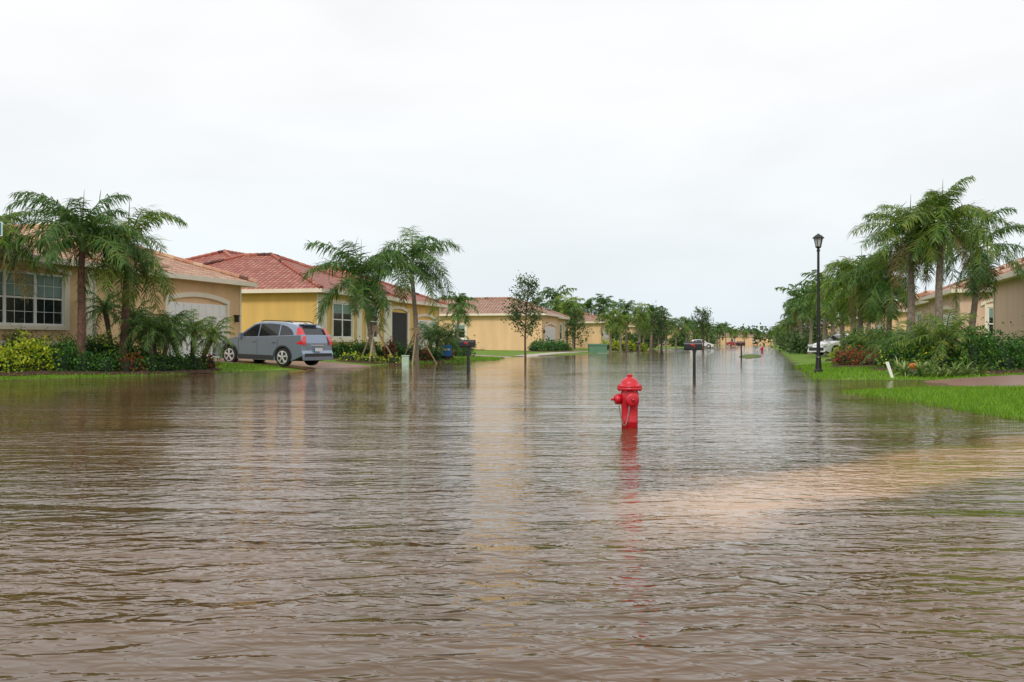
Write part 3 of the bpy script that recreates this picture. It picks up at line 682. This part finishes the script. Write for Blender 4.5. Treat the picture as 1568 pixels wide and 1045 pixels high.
# ------------------------------------------------------------ street lamps
def lamp(x,y,H=4.78):
    r=empty('street_lamp',(x,y,0)); z=-0.2
    b=MB(); b.lathe([(0.14,z),(0.14,0.12),(0.11,0.16),(0.085,0.5),(0.095,0.53),(0.07,0.6),(0.058,1.2),(0.066,1.22),(0.066,1.26),(0.055,1.3),(0.042,H-0.62),(0.06,H-0.6),(0.06,H-0.56),(0.035,H-0.52),(0.10,H-0.47),(0.10,H-0.44)],(0,0,0),'black',12); b.build('pole',r,False)
    g=MB(); g.lathe([(0.085,H-0.438),(0.145,H-0.165)],(0,0,0),'lampg',6); g.build('lantern_glass',r)
    c=MB(); c.lathe([(0.20,H-0.165),(0.20,H-0.145),(0.12,H-0.07),(0.05,H-0.03),(0.02,H)],(0,0,0),'black',12)
    for j in range(6):
        a=j*math.pi/3; c.tube([(0.09*math.cos(a),0.09*math.sin(a),H-0.44),(0.15*math.cos(a),0.15*math.sin(a),H-0.16)],[0.012,0.012],'black',4)
    c.build('lantern_cage_and_cap',r)
lamp(PX(1253,34),34); lamp(PX(1013,100),100,4.8); lamp(PX(1205,150),150); lamp(PX(1075,170),170)
# ------------------------------------------------------------ cars
def car(name,x,y,z,head,paint,tilt=0.0,suv=True,sc=1.0):
    r=empty(name,(x,y,z),(0,-tilt,head)); r.scale=(sc,sc,sc)
    K=1.0 if suv else 0.88
    wf,wr,R=1.33,-1.29,0.345
    def arcp(cx,rr,n=10): return [(cx+rr*math.cos(a),R+rr*math.sin(a)) for a in np.linspace(-0.35,math.pi+0.35,n)]
    top=[(-2.20,0.42),(-2.26,0.50),(-2.27,0.70),(-2.20,0.78),(-2.18,0.95),(-2.13,1.10),(-1.0,1.07),(0.2,1.04),(0.98,1.03),(1.35,0.99),(1.75,0.92),(2.05,0.82),(2.20,0.68),(2.24,0.50),(2.18,0.34)]
    top=[(a,b_*(1 if b_<0.5 else 0.5+(b_-0.5)*K)) for a,b_ in top]
    bot=arcp(wf,0.40)+arcp(wr,0.40)
    prof=top+bot
    N=len(prof); vs=[(p[0],sg*0.90,p[1]) for sg in (-1,1) for p in prof]
    b=MB(); b.add(vs,[tuple(range(N)),tuple(range(N,2*N))[::-1]]+[(i,N+i,N+(i+1)%N,(i+1)%N) for i in range(N)],paint); b.build('body',r,False,bevel=0.07)
    zb=1.0*K if not suv else 1.0
    gh=[(-2.10,zb),(-2.06,1.16*K),(-1.86,1.48*K),(-1.70,1.585*K),(-1.2,1.655*K),(-0.5,1.68*K),(0.0,1.65*K),(0.28,1.58*K),(1.12,zb)]
    yw=lambda z_:0.865-(z_-zb)/(0.68*K)*0.20
    g=MB();N=len(gh); vs=[(p[0],sg*yw(p[1]),p[1]) for sg in (-1,1) for p in gh]
    g.add(vs,[tuple(range(N)),tuple(range(N,2*N))[::-1]]+[(i,N+i,N+(i+1)%N,(i+1)%N) for i in range(N)],paint); g.build('cabin',r,False,bevel=0.045)
    w=MB()
    sg_polys=[[(-0.02,1.075),(0.86,1.075),(0.30,1.46),(0.16,1.54),(-0.02,1.575)],[(-0.08,1.075),(-0.08,1.58),(-0.55,1.595),(-1.00,1.575),(-1.00,1.085)],[(-1.06,1.09),(-1.06,1.565),(-1.36,1.50),(-1.60,1.37),(-1.72,1.20),(-1.58,1.11)]]
    for sg in (-1,1):
        for pl in sg_polys:
            q=[(a,sg*(yw(c*K)+0.008),c*K) for a,c in pl]; w.add(q,[tuple(range(len(q)))],'cglass')
    def quadglass(pa,pb,na,fa=0.05,fb=0.95,ins=0.09):
        (xa,za),(xb,zb_)=pa,pb; q=[]
        for f,sg in ((fa,-1),(fa,1),(fb,1),(fb,-1)):
            X_=xa+(xb-xa)*f;Z_=za+(zb_-za)*f; q.append((X_+0.009,sg*(yw(Z_)-ins),Z_+0.009))
        w.add(q,[(0,1,2,3)],'cglass')
    quadglass((1.12,zb),(0.28,1.58*K),1)
    q=[(-2.082,-0.66,1.165*K),(-2.082,0.66,1.165*K),(-1.888,0.58,1.475*K),(-1.888,-0.58,1.475*K)]; w.add(q,[(0,1,2,3)],'cglass')
    w.build('windows',r)
    c=MB()
    c.box(-2.275,-2.24,-0.80,0.80,0.40,0.52,'clad'); c.box(2.19,2.255,-0.72,0.72,0.36,0.56,'clad')
    c.box(-2.215,-2.17,-0.35,0.35,0.80,0.83,'alloy')
    c.box(-1.98,-1.70,-0.50,0.50,1.585*K,1.615*K,paint)
    for sg in (-1,1):
        y0,y1=sorted((sg*0.86,sg*0.912)); c.box(-0.86,0.90,y0,y1,0.24,0.40,'clad')
        for cx in (wf,wr):
            P1=[(cx+0.40*math.cos(a),R+0.40*math.sin(a)) for a in np.linspace(-0.1,math.pi+0.1,14)]; P2=[(cx+0.455*math.cos(a),R+0.455*math.sin(a)) for a in np.linspace(-0.1,math.pi+0.1,14)]
            vs=[(p[0],sg*0.913,p[1]) for p in P1]+[(p[0],sg*0.908,p[1]) for p in P2]
            c.add(vs,[(i,i+1,15+i,14+i) for i in range(13)],'clad' if suv else paint)
        for sx in (-0.05,-1.03,0.88):
            y0,y1=sorted((sg*0.899,sg*0.9025)); c.box(sx-0.008,sx+0.008,y0,y1,0.42,1.0*K,'clad')
        for sx in (0.12,-0.86):
            y0,y1=sorted((sg*0.90,sg*0.935)); c.box(sx-0.11,sx+0.07,y0,y1,0.90*K,0.93*K,paint)
        y0,y1=sorted((sg*0.86,sg*1.04)); c.box(0.66,0.78,y0,y1,1.06*K,1.20*K,paint)
        if suv: c.tube([(-1.5,sg*0.62,1.64),(-1.3,sg*0.62,1.70),(-0.2,sg*0.62,1.71),(0.0,sg*0.62,1.67)],[0.016]*4,'clad',6)
    c.build('cladding_and_trim',r)
    l=MB()
    for sg in (-1,1):
        if suv:
            q=[(-2.215,0.84),(-2.20,0.96),(-2.145,1.14),(-1.93,1.48),(-1.84,1.48),(-1.86,1.18),(-1.90,0.88)]
            o1=[(a,sg*(0.905 if c_<1.02 else yw(c_)+0.02),c_) for a,c_ in q]; i1=[(a-0.012,sg*(0.68 if c_<1.02 else 0.62),c_) for a,c_ in q[:4]]
            n_=len(o1); l.add(o1+i1,[tuple(range(n_)),(0,1,n_+1,n_),(1,2,n_+2,n_+1),(2,3,n_+3,n_+2)],'tail')
        else:
            y0,y1=sorted((sg*0.5,sg*0.905)); l.box(-2.275,-2.05,y0,y1,0.72,0.86,'tail')
        y0,y1=sorted((sg*0.55,sg*0.88)); l.box(1.95,2.215,y0,y1,0.63,0.76,'lens')
    l.box(-2.29,-2.262,-0.2,0.2,0.60,0.72,'plate')
    l.build('lamps_and_plate',r,bevel=0)
    u_=MB(); u_.box(-1.95,1.95,-0.70,0.70,0.22,0.72,'clad'); u_.build('underbody',r)
    for cx in (wf,wr):
        for sg in (-1,1):
            wv=MB()
            wv.lathe([(0.20,-0.10),(0.31,-0.11),(0.34,-0.09),(0.345,-0.04),(0.345,0.04),(0.34,0.09),(0.31,0.11),(0.245,0.105),(0.24,0.06)],(0,0,0),'tyre',28,'y')
            wv.lathe([(0.25,0.108*sg),(0.225,0.114*sg),(0.212,0.07*sg)],(0,0,0),'alloy',28,'y')
            wv.lathe([(0.21,0.1085*sg),(0.21,0.1095*sg)],(0,0,0),'grille',20,'y')
            wv.lathe([(0.06,0.11*sg),(0.055,0.13*sg)],(0,0,0),'alloy',14,'y')
            for j in range(5):
                a=j*2*math.pi/5+0.3
                for da in (-0.13,0.13):
                    wv.tube([(0.04*math.cos(a),0.118*sg,0.04*math.sin(a)),(0.225*math.cos(a+da),0.115*sg,0.225*math.sin(a+da))],[0.028,0.022],'alloy',5)
            wv.build('wheel',r,False,loc=(cx,sg*0.80,R))
    return r
hx,hy=-0.888,0.46
car('parked_suv',PX(416,40.5),40.5,0.16,math.atan2(hy,hx),'carblue',tilt=math.radians(1.8),sc=1.05)
cx=PX(1292,66); car('parked_car',cx,66,hz(cx,66)+0.0,math.atan2(-0.35,-0.93),'carwhite',suv=False)
cx=PX(1218,150); car('parked_car',cx,150,hz(cx,150),math.atan2(-1,-0.3),'cardark',suv=True)
cx=PX(1124,300); car('parked_car',cx,300,0.0,math.atan2(-0.3,1),'carred',suv=False)
cx=PX(1075,190); car('parked_car',cx,190,0.0,math.atan2(-0.3,1),'carwhite',suv=True)
# ------------------------------------------------------------ small things
x=PX(621,46); m=MB(); m.box(-0.16,0.16,-0.14,0.14,-0.3,0.42,'pale'); m.box(-0.18,0.18,-0.16,0.16,0.42,0.47,'pale'); m.build('cable_pedestal',loc=(x,46,0.0),bevel=0.03)
x=PX(915,100); m=MB(); m.box(-0.9,0.9,-0.7,0.7,-0.2,0.75,'boxg'); m.box(-0.95,0.95,-0.75,0.75,0.75,0.95,'boxg'); m.box(-1.1,1.1,-0.9,0.9,-0.3,0.02,'rock'); m.build('transformer_box',loc=(x,100,hz(x,100)),bevel=0.03)
x=PX(684,55); m=MB(); m.box(-0.28,0.28,-0.015,0.015,0.25,0.85,'blue'); m.box(-0.02,0.02,-0.012,0.03,-0.2,0.25,'black'); m.box(-0.2,0.2,-0.019,-0.016,0.55,0.66,'white'); m.build('yard_sign',loc=(x,55,hz(x,55)),rot=(0,0,-0.3),bevel=0.004)
x=PX(1363,28.5); m=MB(); m.add([(-0.14,0,0.45),(-0.04,0,0.45),(0.10,0,0),(0.02,0,0),(-0.14,0.02,0.45),(-0.04,0.02,0.45),(0.10,0.02,0),(0.02,0.02,0)],[(0,1,2,3),(7,6,5,4),(0,4,5,1),(1,5,6,2),(2,6,7,3),(3,7,4,0)],'white'); m.build('garden_marker',loc=(x,28.5,hz(x,28.5)))
x=PX(1398,29.2); m=MB(); m.lathe([(0.02,-0.1),(0.09,-0.06),(0.12,0.02),(0.10,0.08),(0.03,0.11)],(0,0,0.24),'orange',12); m.lathe([(0.13,0),(0.09,0.12),(0.12,0.16)],(0,0,0),'rock',10); m.build('garden_ornament',smooth=True,loc=(x,29.2,hz(x,29.2)))
m=MB()
sx=PX(-30,14); m.lathe([(0.03,-0.4),(0.03,2.85)],(0,0,0),'black',10); m.box(-0.4,0.30,-0.01,0.01,2.56,2.74,'teal'); m.box(-0.41,0.31,-0.008,0.008,2.55,2.75,'white'); m.build('street_sign',loc=(sx,14,0))
# ------------------------------------------------------------ world, sun, camera
w=bpy.data.worlds.new('World'); scene.world=w; w.use_nodes=True; nt=w.node_tree
bg=nt.nodes['Background']; bg.inputs['Strength'].default_value=0.1
sky=nt.nodes.new('ShaderNodeTexSky'); sky.sky_type='NISHITA'; sky.sun_disc=False
sky.sun_elevation=math.radians(48); sky.sun_rotation=math.radians(200); sky.dust_density=6; sky.air_density=1.0
tc=nt.nodes.new('ShaderNodeTexCoord'); sp=nt.nodes.new('ShaderNodeSeparateXYZ'); nt.links.new(tc.outputs['Generated'],sp.inputs[0])
cr=nt.nodes.new('ShaderNodeValToRGB'); e=cr.color_ramp.elements
e[0].position=0.0; e[0].color=(0.78,0.875,0.93,1); e[1].position=0.26; e[1].color=(0.955,0.965,0.972,1)
e2=cr.color_ramp.elements.new(0.10); e2.color=(0.88,0.93,0.955,1)
nt.links.new(sp.outputs['Z'],cr.inputs[0])
no=nt.nodes.new('ShaderNodeTexNoise'); no.inputs['Scale'].default_value=2.6; no.inputs['Detail'].default_value=5; no.inputs['Distortion'].default_value=0.3
mp=nt.nodes.new('ShaderNodeMapping'); mp.inputs['Scale'].default_value=(1,1,3); nt.links.new(tc.outputs['Generated'],mp.inputs[0]); nt.links.new(mp.outputs[0],no.inputs['Vector'])
mr=nt.nodes.new('ShaderNodeMapRange'); mr.inputs[1].default_value=0.3; mr.inputs[2].default_value=0.7; mr.inputs[3].default_value=9.9; mr.inputs[4].default_value=11.2
nt.links.new(no.outputs['Fac'],mr.inputs[0])
vm=nt.nodes.new('ShaderNodeVectorMath'); vm.operation='SCALE'; nt.links.new(cr.outputs[0],vm.inputs[0]); nt.links.new(mr.outputs[0],vm.inputs['Scale'])
mx=nt.nodes.new('ShaderNodeMixRGB'); mx.inputs[0].default_value=0.95; nt.links.new(sky.outputs[0],mx.inputs[1]); nt.links.new(vm.outputs[0],mx.inputs[2])
nt.links.new(mx.outputs[0],bg.inputs['Color'])
sd=bpy.data.lights.new('sun','SUN'); sd.energy=1.5; sd.angle=math.radians(12); sd.color=(1,0.95,0.87)
so=bpy.data.objects.new('sun',sd); scene.collection.objects.link(so); so.rotation_euler=(math.radians(48),0,math.radians(-14))
cd=bpy.data.cameras.new('camera'); cd.lens=35; cd.sensor_width=36; cd.clip_end=8000; cd.clip_start=0.05
co=bpy.data.objects.new('camera',cd); scene.collection.objects.link(co); co.location=(0,0,CAMZ); co.rotation_euler=(math.radians(90.1),0,0)
scene.camera=co
